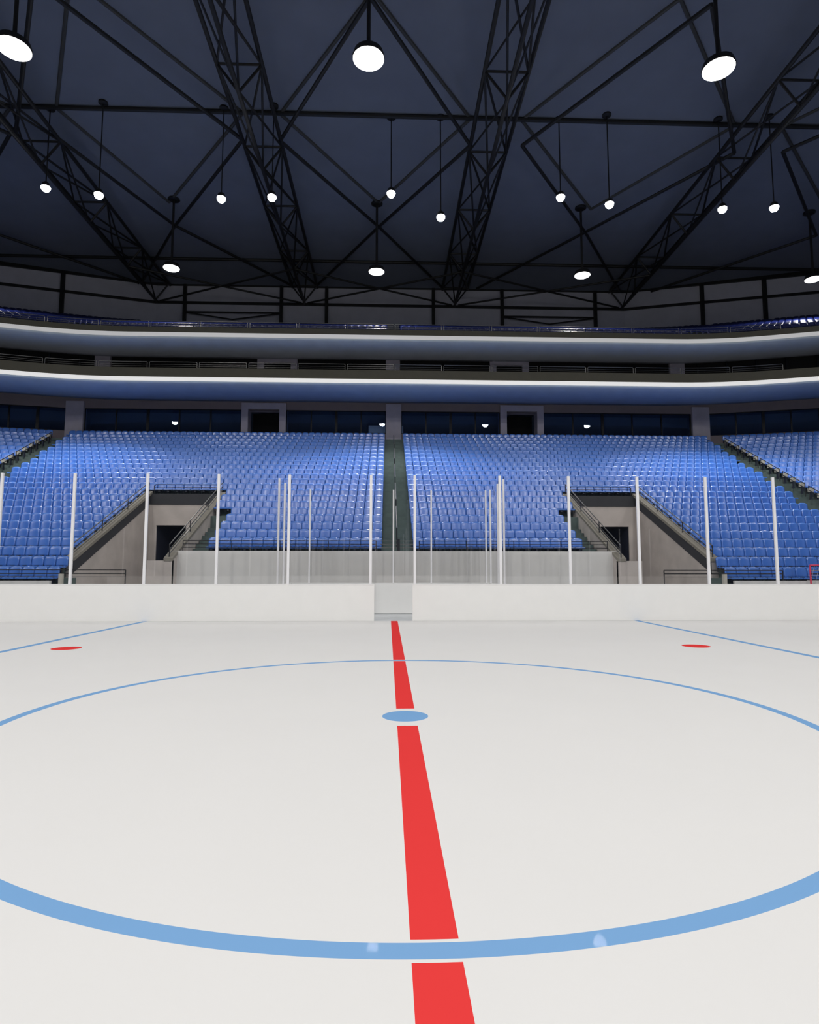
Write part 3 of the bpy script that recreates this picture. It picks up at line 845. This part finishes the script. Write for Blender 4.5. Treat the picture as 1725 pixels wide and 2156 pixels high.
SPOTS = [(-20.6,28.27,24.27,1.),(-17.22,27.72,23.56,.2),(-10.16,27.9,23.6,.06),(-7.13,27.63,23.59,.1),(-.10,28.26,24.38,.9),(2.9,28.16,22.88,.15),(10.2,28.08,24.26,.06),(13.03,27.65,23.61,.15),(20.0,27.75,23.52,.9),(23.03,27.47,23.5,.2)]
for i, (x, y, z, k) in enumerate(SPOTS):
    r = empty('pendant_lamp', (x, y, z)); rod = zr(y)-z
    tag(r, f'small bright pendant lamp on a thin rod, {ordw(i+1)} from the left', 'pendant lamp', 'small pendant roof lamps')
    MB().lathe([(.10,.30),(.20,.20),(.25,.0),(.22,-.01)][::-1], (0,0,.06), 18).build('lamp_shade', M['steel'], r)
    MB().lathe([(.06,-.24),(.17,-.19),(.24,-.08),(.26,.02),(.22,.08)], (0,0,0), 18).build('lens', M['bulb'], r, True)
    MB().bar((0,0,.30), (0,0,rod-.05), .035, 6).build('hanger_rod', M['steel'], r)
    MB().lathe([(.12,0),(.27,.05),(.27,.14)], (0,0,rod-.14), 14).build('ceiling_plate', M['steel'], r)
    light('lamp_light', (0,0,-.36), P_SPOT*k, .10, 62, 1., parent=r)

# ------------------------------------------------------------------ small goal parked behind the glass
g = empty('hockey_goal', (16.3, 15.1, .60)); tag(g, 'red pipe hockey goal parked behind the glass at the right edge', 'goal')
MB().tube([(-.92,0,0),(-.92,0,1.28),(.92,0,1.28),(.92,0,0)], .03, 8).build('goal_frame', M['goal'], g)
mb = MB()
for k in range(1, 10): mb.bar((-.92+.184*k,.02,1.26), (-.92+.184*k,.55,.02), .006, 4)
for k in range(1, 7): mb.bar((-.9,.02+.53*k/7,1.26-1.24*k/7), (.9,.02+.53*k/7,1.26-1.24*k/7), .006, 4)
mb.build('goal_net', M['net'], g)
MB().tube([(-.92,0,.03),(-.92,.55,.03),(.92,.55,.03),(.92,0,.03)], .025, 8).build('goal_base', M['goal'], g)

# ------------------------------------------------------------------ world, camera, view
w = bpy.data.worlds.new('World'); SC.world = w; w.use_nodes = True
w.node_tree.nodes['Background'].inputs['Color'].default_value = (.30, .34, .42, 1)
w.node_tree.nodes['Background'].inputs['Strength'].default_value = .15
cam = bpy.data.cameras.new('camera'); co = bpy.data.objects.new('camera', cam); COL.objects.link(co); SC.camera = co
cam.sensor_fit = 'HORIZONTAL'; cam.sensor_width = 36; cam.lens = 36*CF/1725
cam.clip_start = .05; cam.clip_end = 500
co.matrix_world = Matrix(((rt.x,up.x,-fw.x,CC.x),(rt.y,up.y,-fw.y,CC.y),(rt.z,up.z,-fw.z,CC.z),(0,0,0,1)))
SC.view_settings.view_transform = 'Standard'; SC.view_settings.look = 'None'
SC.view_settings.exposure = 0; SC.view_settings.gamma = 1; SC.view_settings.use_curve_mapping = False
SC.cycles.max_bounces = 8; SC.cycles.diffuse_bounces = 4; SC.cycles.glossy_bounces = 3
SC.cycles.transparent_max_bounces = 16
SC.cycles.adaptive_threshold = .04
SC.cycles.sample_clamp_indirect = 6
SC.cycles.use_denoising = True
